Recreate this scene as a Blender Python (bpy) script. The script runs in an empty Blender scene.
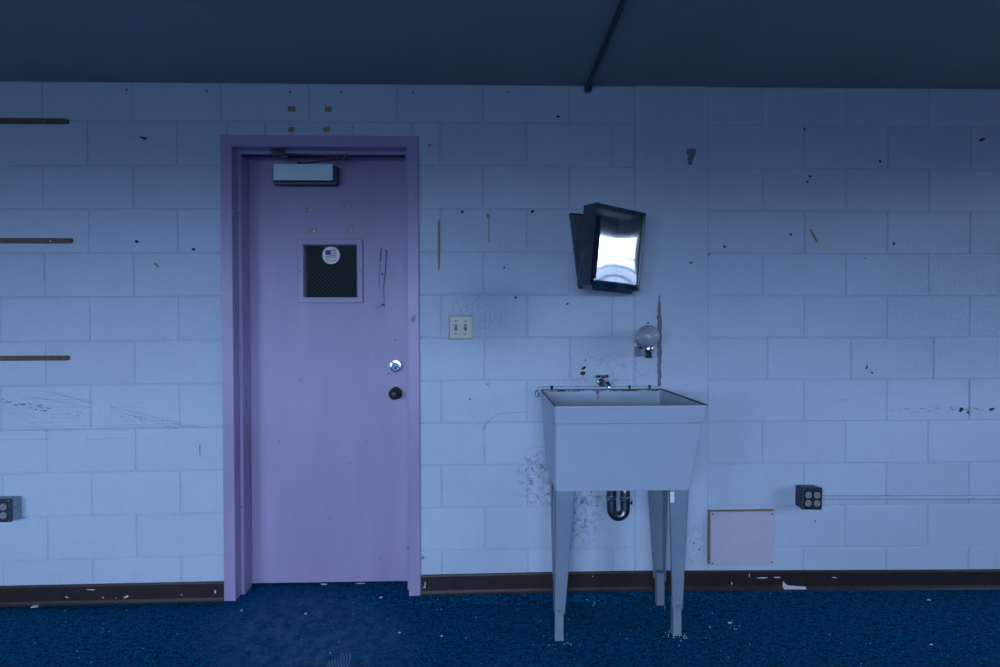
import bpy, bmesh, math, random
from mathutils import Vector, Matrix
random.seed(7)
S = bpy.context.scene
COL = S.collection
PI = math.pi

# ------------------------------------------------------------------ helpers
def V(*a): return Vector(a)

def bx(bm, x0, x1, y0, y1, z0, z1, bev=0, seg=2):
    vs = [bm.verts.new((x, y, z)) for x in (x0, x1) for y in (y0, y1) for z in (z0, z1)]
    F = [(0,1,3,2),(4,6,7,5),(0,4,5,1),(2,3,7,6),(0,2,6,4),(1,5,7,3)]
    fs = [bm.faces.new([vs[i] for i in f]) for f in F]
    if bev:
        es = list({e for f in fs for e in f.edges})
        bmesh.ops.bevel(bm, geom=es, offset=bev, segments=seg, affect='EDGES', profile=0.5)
    return vs

def hexa(bm, bot, top):
    """prism between two polygons with the same number of points"""
    a = [bm.verts.new(p) for p in bot]; b = [bm.verts.new(p) for p in top]
    n = len(a)
    bm.faces.new(a[::-1]); bm.faces.new(b)
    for i in range(n):
        bm.faces.new((a[i], a[(i+1) % n], b[(i+1) % n], b[i]))

def lathe(bm, prof, seg=32, mat=None):
    """prof: (r, z) list turned around local Z, then moved by mat"""
    rings = []
    new = []
    for r, z in prof:
        if r < 1e-6:
            v = bm.verts.new((0, 0, z)); rings.append([v]); new.append(v)
        else:
            ring = [bm.verts.new((r*math.cos(2*PI*k/seg), r*math.sin(2*PI*k/seg), z)) for k in range(seg)]
            rings.append(ring); new += ring
    for a, b in zip(rings, rings[1:]):
        for k in range(seg):
            k2 = (k+1) % seg
            if len(a) == 1 and len(b) == 1: continue
            if len(a) == 1: bm.faces.new((a[0], b[k], b[k2]))
            elif len(b) == 1: bm.faces.new((a[k], b[0], a[k2]))
            else: bm.faces.new((a[k], b[k], b[k2], a[k2]))
    if len(rings[0]) > 1: bm.faces.new(rings[0])
    if len(rings[-1]) > 1: bm.faces.new(rings[-1][::-1])
    if mat is not None: bmesh.ops.transform(bm, matrix=mat, verts=new)

def tube(bm, pts, r, seg=16, radii=None):
    pts = [Vector(p) for p in pts]; n = len(pts)
    rings = []; up = None
    for i, p in enumerate(pts):
        t = (pts[min(i+1, n-1)] - pts[max(i-1, 0)]).normalized()
        if up is None:
            up = Vector((0, 0, 1)) if abs(t.z) < .9 else Vector((0, 1, 0))
        u = (up - t*up.dot(t)).normalized(); w = t.cross(u); up = u
        rr = radii[i] if radii else r
        rings.append([bm.verts.new(p + u*rr*math.cos(2*PI*k/seg) + w*rr*math.sin(2*PI*k/seg)) for k in range(seg)])
    for a, b in zip(rings, rings[1:]):
        for k in range(seg):
            bm.faces.new((a[k], a[(k+1) % seg], b[(k+1) % seg], b[k]))
    bm.faces.new(rings[0][::-1]); bm.faces.new(rings[-1])

def facing(c, d=(0, -1, 0)):
    """matrix sending local +Z to direction d at point c"""
    q = Vector((0, 0, 1)).rotation_difference(Vector(d))
    return Matrix.Translation(c) @ q.to_matrix().to_4x4()

def obj(name, bm, m, parent=None, origin=None, smooth=False, ang=35):
    bmesh.ops.recalc_face_normals(bm, faces=bm.faces)
    off = Vector((0, 0, 0))
    if parent is not None:
        p = parent
        while p.parent is not None: p = p.parent
        off = Vector(p.location)
    elif origin is not None: off = Vector(origin)
    bmesh.ops.translate(bm, verts=bm.verts, vec=-off)
    me = bpy.data.meshes.new(name); bm.to_mesh(me); bm.free()
    o = bpy.data.objects.new(name, me); COL.objects.link(o)
    for mm in (m if isinstance(m, (list, tuple)) else [m]): me.materials.append(mm)
    if parent is not None: o.parent = parent
    elif origin is not None: o.location = off
    if smooth:
        for f in me.polygons: f.use_smooth = True
        md = o.modifiers.new('edges', 'EDGE_SPLIT'); md.split_angle = math.radians(ang)
        o.modifiers.new('shading', 'WEIGHTED_NORMAL')
    return o

def tag(o, label=None, cat=None, group=None, kind=None):
    if label: o['label'] = label
    if cat: o['category'] = cat
    if group: o['group'] = group
    if kind: o['kind'] = kind
    return o

def empty(name, loc, label, cat, group=None, kind=None):
    o = bpy.data.objects.new(name, None); COL.objects.link(o); o.location = loc
    o.empty_display_size = .1
    return tag(o, label, cat, group, kind)

# ------------------------------------------------------------------ materials
class NT:
    def __init__(s, name):
        s.m = bpy.data.materials.new(name); s.m.use_nodes = True
        s.t = s.m.node_tree; s.N = s.t.nodes; s.L = s.t.links
        s.b = s.N['Principled BSDF']
        s.tc = s.N.new('ShaderNodeTexCoord')
    def n(s, t, **k):
        o = s.N.new(t)
        for a, b in k.items(): setattr(o, a, b)
        return o
    def l(s, a, b): s.L.new(a, b)
    def math(s, op, a, b=None, c=None, clamp=False):
        o = s.n('ShaderNodeMath', operation=op, use_clamp=clamp)
        for i, v in enumerate((a, b, c)):
            if v is None: continue
            if isinstance(v, (int, float)): o.inputs[i].default_value = v
            else: s.l(v, o.inputs[i])
        return o.outputs[0]
    def noise(s, scale, detail=4, rough=.55, vec=None, dist=0):
        o = s.n('ShaderNodeTexNoise'); o.inputs['Scale'].default_value = scale
        o.inputs['Detail'].default_value = detail; o.inputs['Roughness'].default_value = rough
        o.inputs['Distortion'].default_value = dist
        s.l(vec if vec is not None else s.tc.outputs['Object'], o.inputs['Vector'])
        return o.outputs['Fac']
    def ramp(s, fac, stops):
        o = s.n('ShaderNodeValToRGB'); e = o.color_ramp.elements
        while len(e) < len(stops): e.new(.5)
        for el, (p, c) in zip(e, stops):
            el.position = p; el.color = (c, c, c, 1) if isinstance(c, (int, float)) else (*c, 1)
        s.l(fac, o.inputs['Fac']); return o.outputs['Color']
    def mix(s, fac, a, b, mode='MIX'):
        o = s.n('ShaderNodeMix', data_type='RGBA', blend_type=mode)
        for sock, v in ((o.inputs[0], fac), (o.inputs[6], a), (o.inputs[7], b)):
            if isinstance(v, (int, float)): sock.default_value = v
            elif isinstance(v, tuple): sock.default_value = (*v, 1)
            else: s.l(v, sock)
        return o.outputs[2]
    def bump(s, h, strength=.3, dist=.002, normal=None):
        o = s.n('ShaderNodeBump'); o.inputs['Distance'].default_value = dist
        if isinstance(strength, (int, float)): o.inputs['Strength'].default_value = strength
        else: s.l(strength, o.inputs['Strength'])
        s.l(h, o.inputs['Height'])
        if normal is not None: s.l(normal, o.inputs['Normal'])
        s.l(o.outputs[0], s.b.inputs['Normal']); return o.outputs[0]
    def blob(s, cx, cz, rx, rz, ax='XZ', tilt=0):
        mp = s.n('ShaderNodeMapping', vector_type='TEXTURE')
        if ax == 'XZ':
            mp.inputs['Location'].default_value = (cx, 0, cz); mp.inputs['Scale'].default_value = (rx, 1000, rz)
            mp.inputs['Rotation'].default_value = (0, tilt, 0)
        else:
            mp.inputs['Location'].default_value = (cx, cz, 0); mp.inputs['Scale'].default_value = (rx, rz, 1000)
            mp.inputs['Rotation'].default_value = (0, 0, tilt)
        s.l(s.tc.outputs['Object'], mp.inputs['Vector'])
        ln = s.n('ShaderNodeVectorMath', operation='LENGTH'); s.l(mp.outputs[0], ln.inputs[0])
        mr = s.n('ShaderNodeMapRange', interpolation_type='SMOOTHSTEP')
        mr.inputs['From Min'].default_value = 1.0; mr.inputs['From Max'].default_value = .35
        s.l(ln.outputs['Value'], mr.inputs['Value']); return mr.outputs[0]

def simple(name, c, rough=.5, metal=0, nscale=0, namt=.15, bump=0, bscale=200, spec=.5, coat=0):
    q = NT(name); b = q.b
    b.inputs['Roughness'].default_value = rough; b.inputs['Metallic'].default_value = metal
    b.inputs['Specular IOR Level'].default_value = spec
    if coat: b.inputs['Coat Weight'].default_value = coat
    if nscale:
        f = q.noise(nscale, 5, .6)
        d = tuple(x*(1-namt) for x in c); u = tuple(min(1, x*(1+namt)) for x in c)
        q.l(q.ramp(f, [(.3, d), (.7, u)]), b.inputs['Base Color'])
    else: b.inputs['Base Color'].default_value = (*c, 1)
    if bump: q.bump(q.noise(bscale, 3), bump, .001)
    return q.m

# painted block wall
def wall_paint(name, base, detailed=True):
    q = NT(name); b = q.b
    lo = q.noise(1.6, 3); mid = q.noise(14, 4, .6)
    c = q.mix(q.ramp(lo, [(.3, 0), (.7, 1)]), tuple(x*.95 for x in base), tuple(x*1.03 for x in base))
    c = q.mix(q.math('MULTIPLY', q.ramp(mid, [(.45, 0), (.75, 1)]), .22), c, tuple(x*.80 for x in base))
    fine = q.noise(230, 3, .7); fine2 = q.noise(75, 4, .65)
    if detailed:
        c = q.mix(q.ramp(q.noise(150, 2, .8), [(.30, 0), (.50, .5), (.70, 1)]), q.mix(1, c, (.90, .90, .91), 'MULTIPLY'), q.mix(1, c, (1.08, 1.08, 1.07), 'MULTIPLY'))
        c = q.mix(q.ramp(q.noise(48, 3, .8), [(.60, 0), (.72, .35)]), c, tuple(x*.78 for x in base))
        at = q.n('ShaderNodeAttribute', attribute_name='tone')
        c = q.mix(1, c, at.outputs['Color'], 'MULTIPLY')
        sp = q.ramp(q.noise(95, 3, .75), [(.60, 0), (.68, 1)])
        sp2 = q.ramp(q.noise(38, 5, .8, dist=.6), [(.50, 0), (.63, 1)])
        def add(a, b_): return q.math('ADD', a, b_, clamp=True)
        # mildew and grime spots, some leg shade painted in
        g = q.math('MULTIPLY', q.blob(2.50, .56, .17, .20), 1.0)
        g = add(g, q.math('MULTIPLY', q.blob(2.66, .46, .17, .30), .9))  # mildew strengthened to hold the soft leg shadow under the tub
        g = add(g, q.math('MULTIPLY', q.blob(2.80, 1.05, .30, .14), .25))
        g = add(g, q.math('MULTIPLY', q.blob(3.23, .23, .08, .14), .45))
        c = q.mix(q.math('MULTIPLY', g, sp2), c, (.10, .11, .13))
        g2 = q.math('MULTIPLY', q.blob(2.75, 1.07, .36, .16), .7)
        g2 = add(g2, q.math('MULTIPLY', q.blob(2.3, 1.72, .5, .15), .30))
        g2 = add(g2, q.math('MULTIPLY', q.blob(2.12, .9, .3, .5), .22))
        c = q.mix(q.math('MULTIPLY', g2, sp), c, (.09, .09, .11))
        # horizontal rub marks on the right
        mp = q.n('ShaderNodeMapping'); mp.inputs['Scale'].default_value = (1, 1, 5)
        q.l(q.tc.outputs['Object'], mp.inputs['Vector'])
        st = q.ramp(q.noise(26, 5, .75, vec=mp.outputs[0]), [(.53, 0), (.62, 1)])
        g3 = q.math('MULTIPLY', q.blob(4.40, .868, .34, .022), .75)
        g3 = add(g3, q.math('MULTIPLY', q.blob(4.55, .873, .10, .022), .7))
        g3 = add(g3, q.math('MULTIPLY', q.blob(3.95, .93, .13, .03), .35))
        g3 = add(g3, q.math('MULTIPLY', q.blob(4.15, 1.68, .25, .04), .3))
        c = q.mix(q.math('MULTIPLY', g3, st), c, (.05, .06, .09))
        c = q.mix(q.math('MULTIPLY', q.blob(2.19, 1.335, .20, .14), q.ramp(q.noise(88, 3, .85), [(.48, 0), (.56, .75)])), c, (.36, .36, .62))  # gloss sparkle of the paint by the switch, painted as lilac speckles
        c = q.mix(q.math('MULTIPLY', q.blob(2.13, 1.36, .13, .08), q.ramp(q.noise(96, 3, .85), [(.52, 0), (.58, 1)])), c, (.55, .80, .85))  # cyan glints of the same gloss, painted in
        c = q.mix(q.math('MULTIPLY', add(q.blob(2.33, 1.60, .28, .25), q.math('MULTIPLY', q.blob(4.5, 1.40, .55, .35), .8)), q.ramp(q.noise(92, 3, .85), [(.52, 0), (.60, .55)])), c, (.72, .80, .86))  # pale glints painted in above the switch and at the right
        c = q.mix(q.math('MULTIPLY', q.blob(4.5, 1.40, .6, .45), q.ramp(q.noise(84, 3, .85), [(.52, 0), (.60, .5)])), c, (.36, .45, .58))  # darker speckles between the painted glints at the right
        # faint washed grey patch below the soap bowl
        c = q.mix(q.math('MULTIPLY', q.blob(2.9, 1.22, .24, .05), .25), c, (.36, .43, .50))
        # coarser orange-peel texture on some blocks
        rgh = q.math('MULTIPLY', q.blob(2.25, 1.33, .30, .22), 1.0)
        rgh = add(rgh, q.math('MULTIPLY', q.blob(4.6, 1.35, .75, .55), .8))
        rgh = add(rgh, q.math('MULTIPLY', q.blob(2.5, 1.60, .5, .25), .45))
        h = q.math('ADD', q.math('MULTIPLY', fine, .30), q.math('MULTIPLY', fine2, .35))
        h = q.math('ADD', h, q.math('MULTIPLY', q.math('MULTIPLY', q.noise(75, 5, .8), rgh), 2.2))
        q.bump(h, .9, .0034)
        q.l(q.math('SUBTRACT', .50, q.math('MULTIPLY', rgh, .12)), b.inputs['Roughness'])
    else:
        q.bump(q.math('ADD', fine, fine2), .35, .0015)
        b.inputs['Roughness'].default_value = .5
    q.l(c, b.inputs['Base Color'])
    b.inputs['Specular IOR Level'].default_value = .5
    return q.m

WALL = (.51, .62, .75)
M_wall = wall_paint('painted block', WALL)
M_plain = wall_paint('painted plaster', (.30, .34, .41), False)
M_dirt = simple('dark grime', (.02, .022, .03), .8, nscale=60)
M_ink = simple('blue ink', (.01, .04, .30), .5)
M_greyspot = simple('bare grey block', (.16, .19, .22), .85, nscale=90, namt=.3, bump=.4)
M_scuff = simple('rub mark', (.24, .29, .38), .7)
M_scuffd = simple('dark rub mark', (.09, .10, .13), .7, nscale=80)
M_tan = simple('old tan glue', (.30, .22, .12), .8, nscale=140, namt=.45)
M_mauve = None
def door_paint(name, base, rough=.36):
    q = NT(name)
    mp = q.n('ShaderNodeMapping'); mp.inputs['Scale'].default_value = (1, 1, .18)
    q.l(q.tc.outputs['Object'], mp.inputs['Vector'])
    a = q.noise(9, 5, .6, vec=mp.outputs[0]); bb = q.noise(55, 4, .7)
    c = q.mix(q.ramp(a, [(.3, 0), (.75, 1)]), tuple(x*.93 for x in base), tuple(x*1.05 for x in base))
    c = q.mix(q.math('MULTIPLY', q.ramp(bb, [(.62, 0), (.72, 1)]), .25), c, tuple(x*.7 for x in base))
    q.l(c, q.b.inputs['Base Color'])
    q.l(q.ramp(a, [(.3, rough-.06), (.7, rough+.12)]), q.b.inputs['Roughness'])
    q.bump(q.math('ADD', q.noise(170, 3), q.noise(28, 3)), .16, .0012)
    return q.m
M_mauve = door_paint('mauve door paint', (.405, .335, .525))
M_mauve2 = door_paint('mauve frame paint', (.395, .325, .515), .30)
M_ceil = simple('flat ceiling paint', (.28, .30, .31), .9, nscale=2.0, namt=.06, bump=.15, bscale=120)
M_base = simple('dark brown vinyl', (.022, .011, .012), .5, nscale=20, namt=.4, bump=.2)
M_paintchip = simple('smeared pale paint', (.60, .64, .68), .6, nscale=150, namt=.2)
M_batten = simple('rust brown strip', (.125, .082, .054), .6, nscale=25, namt=.35, bump=.3)
M_steel = simple('galvanised steel', (.45, .47, .48), .38, .9, nscale=40, namt=.2, bump=.1)
M_dsteel = simple('tarnished dark steel', (.07, .088, .12), .42, .85, nscale=60, namt=.4, bump=.25)
M_chrome = simple('worn chrome', (.80, .82, .84), .16, 1, nscale=30, namt=.06)
M_side = simple('darkened brushed metal', (.30, .33, .38), .42, 1, nscale=20, namt=.15)  # cover sides darkened in colour for the dark room they mirror; brackets share it
M_chromep = simple('polished chrome cover', (.62, .64, .67), .06, 1, nscale=14, namt=.05)
M_tap = simple('spotted tap chrome', (.42, .44, .47), .14, 1, nscale=60, namt=.5)
M_chromed = simple('dull chrome', (.19, .20, .23), .32, 1, nscale=18, namt=.25)
M_black = simple('plain black', (.012, .012, .014), .5)
M_closer = simple('painted aluminium', (.46, .56, .60), .33, .35, nscale=20, namt=.08)
M_knob = simple('dark bronze knob', (.035, .034, .036), .42, .2, nscale=40, namt=.3)
M_tub = simple('grey plastic tub', (.42, .52, .63), .45, nscale=5, namt=.035, bump=.06, bscale=160)
M_leg = simple('grey enamelled steel', (.21, .28, .36), .40, nscale=12, namt=.08, bump=.05)
M_rimdirt = simple('stained rim', (.055, .045, .04), .7, nscale=70, namt=.5)
M_plate = simple('cream switch plate', (.42, .46, .38), .35, nscale=60, namt=.08)
M_brown = simple('brown plastic', (.05, .035, .03), .4)
M_lightplast = simple('light grey plastic', (.30, .31, .29), .4)
M_panel = simple('pale pink painted board', (.55, .50, .60), .55, nscale=16, namt=.04, bump=.12, bscale=90)
M_wood = simple('raw tan board edge', (.24, .18, .12), .8, nscale=60, namt=.3)
M_boxblue = simple('painted steel box', (.26, .33, .42), .5, nscale=40, namt=.3)
M_white = simple('sticker white', (.80, .82, .80), .4)
M_red = simple('faded flag red', (.60, .20, .22), .5)
M_blue = simple('flag blue', (.03, .06, .22), .5)
M_purple = simple('purple dried soap', (.22, .06, .42), .5)
M_patch = simple('glue patch on door', (.40, .31, .38), .55, nscale=120, namt=.25)
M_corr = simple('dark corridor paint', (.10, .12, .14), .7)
def glassm(name, col, rough, ior=1.45):
    q = NT(name); b = q.b
    b.inputs['Base Color'].default_value = (*col, 1); b.inputs['Transmission Weight'].default_value = 1
    b.inputs['Roughness'].default_value = rough; b.inputs['IOR'].default_value = ior
    return q.m
M_glass = glassm('wired safety glass', (.75, .85, .85), .02)
q = NT('cloudy soap glass'); q.b.inputs['Base Color'].default_value = (.50, .58, .66, 1)
q.b.inputs['Transmission Weight'].default_value = .55; q.b.inputs['Roughness'].default_value = .22
M_bowl = q.m

# carpet
q = NT('blue loop carpet'); b = q.b
mpc = q.n('ShaderNodeMapping'); mpc.inputs['Scale'].default_value = (.5, 1, 1); q.l(q.tc.outputs['Object'], mpc.inputs['Vector'])
n1 = q.noise(190, 4, .7, vec=mpc.outputs[0]); n2 = q.noise(60, 5, .7, vec=mpc.outputs[0]); n3 = q.noise(3.0, 3)
c = q.ramp(n1, [(.38, (.0005, .018, .055)), (.52, (.0015, .085, .205)), (.66, (.003, .24, .46))])
c = q.mix(q.ramp(n2, [(.36, .85), (.52, 0)]), c, (.001, .016, .045))
worn = q.math('MULTIPLY', q.blob(1.48, -.30, .62, .42, 'XY', -.5), q.ramp(q.noise(16, 5, .7), [(.38, .15), (.66, .9)]))
worn2 = q.math('MULTIPLY', q.blob(2.35, -.62, .35, .2, 'XY'), q.ramp(q.noise(20, 5, .7), [(.48, 0), (.7, .6)]))
c = q.mix(q.math('MULTIPLY', q.math('ADD', worn, worn2, clamp=True), .62), c, (.085, .22, .40))
lint = q.ramp(q.noise(260, 2, .8), [(.745, 0), (.77, 1)])
c = q.mix(q.math('MULTIPLY', lint, .5), c, (.30, .38, .48))
q.l(c, b.inputs['Base Color']); b.inputs['Roughness'].default_value = .95
b.inputs['Specular IOR Level'].default_value = .05
q.bump(q.math('ADD', n1, n2), .9, .006)
M_carpet = q.m

# ------------------------------------------------------------------ the room
X0, X1, Y0, H = -2.4, 7.6, -5.2, 2.4146
B = .2032
UL, UR = -.0169, 3.3462
COL0, COL1 = 2.936, 3.3345               # smooth column between the two fields of block
OX0, OX1, OZ = 1.03, 1.885, 2.14          # rough opening of the door

bm = bmesh.new()
FXS = [-2.6, -.5, 0, .5, .97, 1.4, 1.9, 2.1, 2.3, 2.57, 2.96, 3.3, 3.61, 4.13, 4.62, 7.8]
FYS = [Y0-.2, -2, -.5, -.09, -.07, -.05, -.03, -.01, .12, .4, 1.9]
def floor_z(x, y):
    w = min(max((y+.09)/.08, 0), 1); w = w*w*(3-2*w)
    if y > .3: w = 0
    return w*interp_f(x)
def interp_f(x):
    xs = [-.5, 0, .97, 1.9, 2.57, 2.96, 3.61, 4.13, 4.62]; ys = [-.010, -.0106, -.0048, .011, .0158, .0155, .008, .0023, -.003]
    if x <= xs[0]: return ys[0]
    for i in range(8):
        if x <= xs[i+1]: return ys[i]+(ys[i+1]-ys[i])*(x-xs[i])/(xs[i+1]-xs[i])
    return -.003
gt = [[bm.verts.new((x, y, floor_z(x, y))) for y in FYS] for x in FXS]
gb = [[bm.verts.new((x, y, -.12)) for y in FYS] for x in FXS]
for i in range(len(FXS)-1):
    for j in range(len(FYS)-1):
        bm.faces.new((gt[i][j], gt[i+1][j], gt[i+1][j+1], gt[i][j+1])); bm.faces.new((gb[i][j], gb[i+1][j], gb[i+1][j+1], gb[i][j+1]))
for i in range(len(FXS)-1):
    for j in (0, -1): bm.faces.new((gt[i][j], gt[i+1][j], gb[i+1][j], gb[i][j]))
for j in range(len(FYS)-1):
    for i in (0, -1): bm.faces.new((gt[i][j], gt[i][j+1], gb[i][j+1], gb[i][j]))
o = tag(obj('floor', bm, M_carpet), 'worn blue loop carpet covering the whole floor', 'floor', kind='structure')
FLOOR = o
bm = bmesh.new()
bx(bm, X0-.2, X1+.2, Y0-.2, 1.9, H, H+.12)
tag(obj('ceiling', bm, M_ceil), 'dark flat painted ceiling above the block wall', 'ceiling', kind='structure')

# block wall with real recessed joints
bm = bmesh.new()
tone = bm.loops.layers.color.new('tone')
TW = .2
def paint(n0, v):
    bm.faces.ensure_lookup_table()
    for f in list(bm.faces)[n0:]:
        for lp in f.loops: lp[tone] = (v, v, v, 1)
def slab(x0, x1, z0, z1):
    n0 = len(bm.faces); bx(bm, x0, x1, .0045, TW, z0, z1); paint(n0, .97)
slab(X0, OX0, 0, H); slab(OX1, X1, 0, H); slab(OX0, OX1, OZ, H)
K_ = [1, 4, 5, 7, 8, 9, 10, 11, 12]
def interp(xs, ys, x):
    if x <= xs[0]: return ys[0]
    for i in range(len(xs)-1):
        if x <= xs[i+1]: return ys[i]+(ys[i+1]-ys[i])*(x-xs[i])/(xs[i+1]-xs[i])
    return ys[-1]
COURSE = [[-.0101, -.0102, -.0075, -.0059, -.0038, -.0044, -.0067, -.002, 0],
          [.0150, .0105, .0075, .0070, .0045, .0048, .0046, .0037, 0],
          [-.0004, .0010, -.0017, -.0049, -.0080, -.0076, -.0066, -.0045, 0]]
def sag(x, z):
    # the courses of this wall are not dead level
    if z > H-.03: return 0
    v = [interp(K_, c_, z/B) for c_ in COURSE]
    return interp([0, 2.06, 4.22], v, x)
def block(x0, x1, z0, z1, bev=.0050, g=.0018):
    if x1-x0 < .012 or z1-z0 < .012: return
    n0 = len(bm.faces)
    t = [random.uniform(-.0005, .0005) for _ in range(4)]
    base = [(x0+g, .0048, z0+g), (x1-g, .0048, z0+g), (x1-g, .0048, z1-g), (x0+g, .0048, z1-g)]
    k = g+bev*.75
    mid = [(x0+k-.001, .0006+t[0], z0+k-.001), (x1-k+.001, .0006+t[1], z0+k-.001), (x1-k+.001, .0006+t[2], z1-k+.001), (x0+k-.001, .0006+t[3], z1-k+.001)]
    k = g+bev+.001
    top = [(x0+k, t[0], z0+k), (x1-k, t[1], z0+k), (x1-k, t[2], z1-k), (x0+k, t[3], z1-k)]
    rs = [[bm.verts.new((p[0], p[1], p[2]+sag(p[0], p[2]))) for p in ring] for ring in (base, mid, top)]
    for a, c_ in zip(rs, rs[1:]):
        for i in range(4): bm.faces.new((a[i], a[(i+1) % 4], c_[(i+1) % 4], c_[i]))
    bm.faces.new(rs[2])
    paint(n0, random.uniform(.985, 1.012))
def clipped(x0, x1, z0, z1):
    if x1 <= OX0 or x0 >= OX1 or z0 >= OZ: block(x0, x1, z0, z1); return
    if x0 < OX0: block(x0, OX0, z0, z1)
    if x1 > OX1: block(OX1, x1, z0, z1)
    if z1 > OZ: block(max(x0, OX0), min(x1, OX1), max(z0, OZ), z1)
for r in range(12):
    z0, z1 = r*B, min((r+1)*B, H)
    js = [UL + (c_*2 + (r % 2))*B for c_ in range(-7, 8)]
    js = [X0] + [x for x in js if X0+.02 < x < COL0-.04] + [COL0]
    for a, c_ in zip(js, js[1:]): clipped(a, c_, z0, z1)
    dx = .025 if r == 5 else 0
    js = [UR + (c_*2 + (r % 2))*B + dx for c_ in range(0, 14)]
    js = [COL1-.05] + [x for x in js if COL1+.06 < x < X1-.02] + [X1]
    for a, c_ in zip(js, js[1:]): block(a, c_, z0, z1)
n0 = len(bm.faces)
bx(bm, COL0+.0015, COL1-.049, 0, .0055, 0, H, .001, 1); paint(n0, .99)
WB = tag(obj('wall_back', bm, M_wall), 'pale blue painted concrete block wall with the mauve door', 'wall', kind='structure')

# other walls of the room (behind the camera), with the windows that light it
def holed(name, along, a0, a1, c0, c1, holes, label):
    bm = bmesh.new()
    def b_(p, q_, z0, z1):
        if along == 'x': bx(bm, p, q_, c0, c1, z0, z1)
        else: bx(bm, c0, c1, p, q_, z0, z1)
    cur = a0
    for h0, h1, z0, z1 in holes:
        b_(cur, h0, 0, H); b_(h0, h1, 0, z0); b_(h0, h1, z1, H); cur = h1
    b_(cur, a1, 0, H)
    return tag(obj(name, bm, M_plain), label, 'wall', kind='structure')
WZ0, WZ1 = .80, 2.10
REAR = [(-2.15, -.62, WZ0, WZ1), (.45, 2.05, WZ0, WZ1), (2.45, 3.15, WZ0, WZ1)]
SIDE = [(-2.9, -1.3, .95, 2.08)]
holed('wall_front', 'x', X0-.2, X1+.2, Y0-.2, Y0, REAR, 'painted wall with three windows opposite the door')
holed('wall_right', 'y', Y0, .2, X1, X1+.2, SIDE, 'painted side wall with one wide window')
bm = bmesh.new(); bx(bm, X0-.2, X0, Y0, .2, 0, H)
tag(obj('wall_left', bm, M_plain), 'plain painted side wall left of the door', 'wall', kind='structure')
M_frame = simple('window frame enamel', (.20, .22, .24), .5)
wi = 0
def window(axis, c_, a0, a1, z0, z1, label, mull=True):
    global wi
    wi += 1
    cen = ((a0+a1)/2, c_, z0) if axis == 'x' else (c_, (a0+a1)/2, z0)
    root = empty('window_%d' % wi, cen, label, 'window', kind='structure')
    bm = bmesh.new(); t = .045
    def b_(p, q_, za, zb):
        if axis == 'x': bx(bm, p, q_, c_-.03, c_+.03, za, zb)
        else: bx(bm, c_-.03, c_+.03, p, q_, za, zb)
    b_(a0, a0+t, z0, z1); b_(a1-t, a1, z0, z1); b_(a0+t, a1-t, z0, z0+t); b_(a0+t, a1-t, z1-t, z1)
    m_ = (a0+a1)/2
    if mull: b_(m_-.018, m_+.018, z0+t, z1-t)
    for fr_ in ((.42,) if mull else (.22, .42, .60)):  # extra side window bars added to break up its reflection and cut light
        zz = z0+(z1-z0)*fr_
        if mull: b_(a0+t, m_-.018, zz-.022, zz+.022); b_(m_+.018, a1-t, zz-.022, zz+.022)
        else: b_(a0+t, a1-t, zz-.024, zz+.024)
    obj('window_frame', bm, M_frame, root)
    L = bpy.data.lights.new('window_portal', 'AREA'); L.shape = 'RECTANGLE'; L.size = a1-a0; L.size_y = z1-z0
    L.cycles.is_portal = True
    lo = bpy.data.objects.new('window_portal', L); COL.objects.link(lo)
    if axis == 'x':
        lo.location = ((a0+a1)/2, c_-.06, (z0+z1)/2); lo.rotation_euler = (PI/2, 0, 0); d = (0, 1, 0)
    else:
        lo.location = (c_+.06, (a0+a1)/2, (z0+z1)/2); d = (-1, 0, 0)
    lo.rotation_euler = Vector(d).to_track_quat('-Z', 'Y').to_euler()
for i, (a0, a1, z0, z1) in enumerate(REAR):
    window('x', Y0-.1, a0, a1, z0, z1, ['grey framed window at the far end opposite the brown strips', 'grey framed window opposite the mauve door', 'grey framed window opposite the utility sink'][i])
for a0, a1, z0, z1 in SIDE:
    window('y', X1+.1, a0, a1, z0, z1, 'wide grey framed window in the side wall', False)

# dark corridor behind the door
bm = bmesh.new()
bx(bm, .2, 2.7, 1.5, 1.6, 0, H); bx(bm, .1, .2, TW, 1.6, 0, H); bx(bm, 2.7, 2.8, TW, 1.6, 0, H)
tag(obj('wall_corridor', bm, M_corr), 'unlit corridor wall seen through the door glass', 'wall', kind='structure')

# baseboards
def baseboard(name, x0, x1, label):
    bm = bmesh.new()
    prof = [(-.0005, 0), (-.016, 0), (-.011, .006), (-.0075, .018), (-.0065, .083), (-.004, .090), (-.0005, .092)]
    xs_ = [x0]+[x for x in FXS if x0+.01 < x < x1-.01]+[x1]
    rr_ = [[bm.verts.new((x, y, z+interp_f(x))) for y, z in prof] for x in xs_]
    for a, c_ in zip(rr_, rr_[1:]):
        for i in range(len(prof)): bm.faces.new((a[i], a[(i+1) % len(prof)], c_[(i+1) % len(prof)], c_[i]))
    bm.faces.new(rr_[0]); bm.faces.new(rr_[-1][::-1])
    return tag(obj(name, bm, M_base, origin=((x0+x1)/2, 0, 0)), label, 'baseboard', kind='structure')
BL = baseboard('baseboard_left', X0, .996, 'dark brown vinyl baseboard left of the door')
BR = baseboard('baseboard_right', 1.916, X1, 'dark brown vinyl baseboard right of the door running behind the sink')

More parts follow.
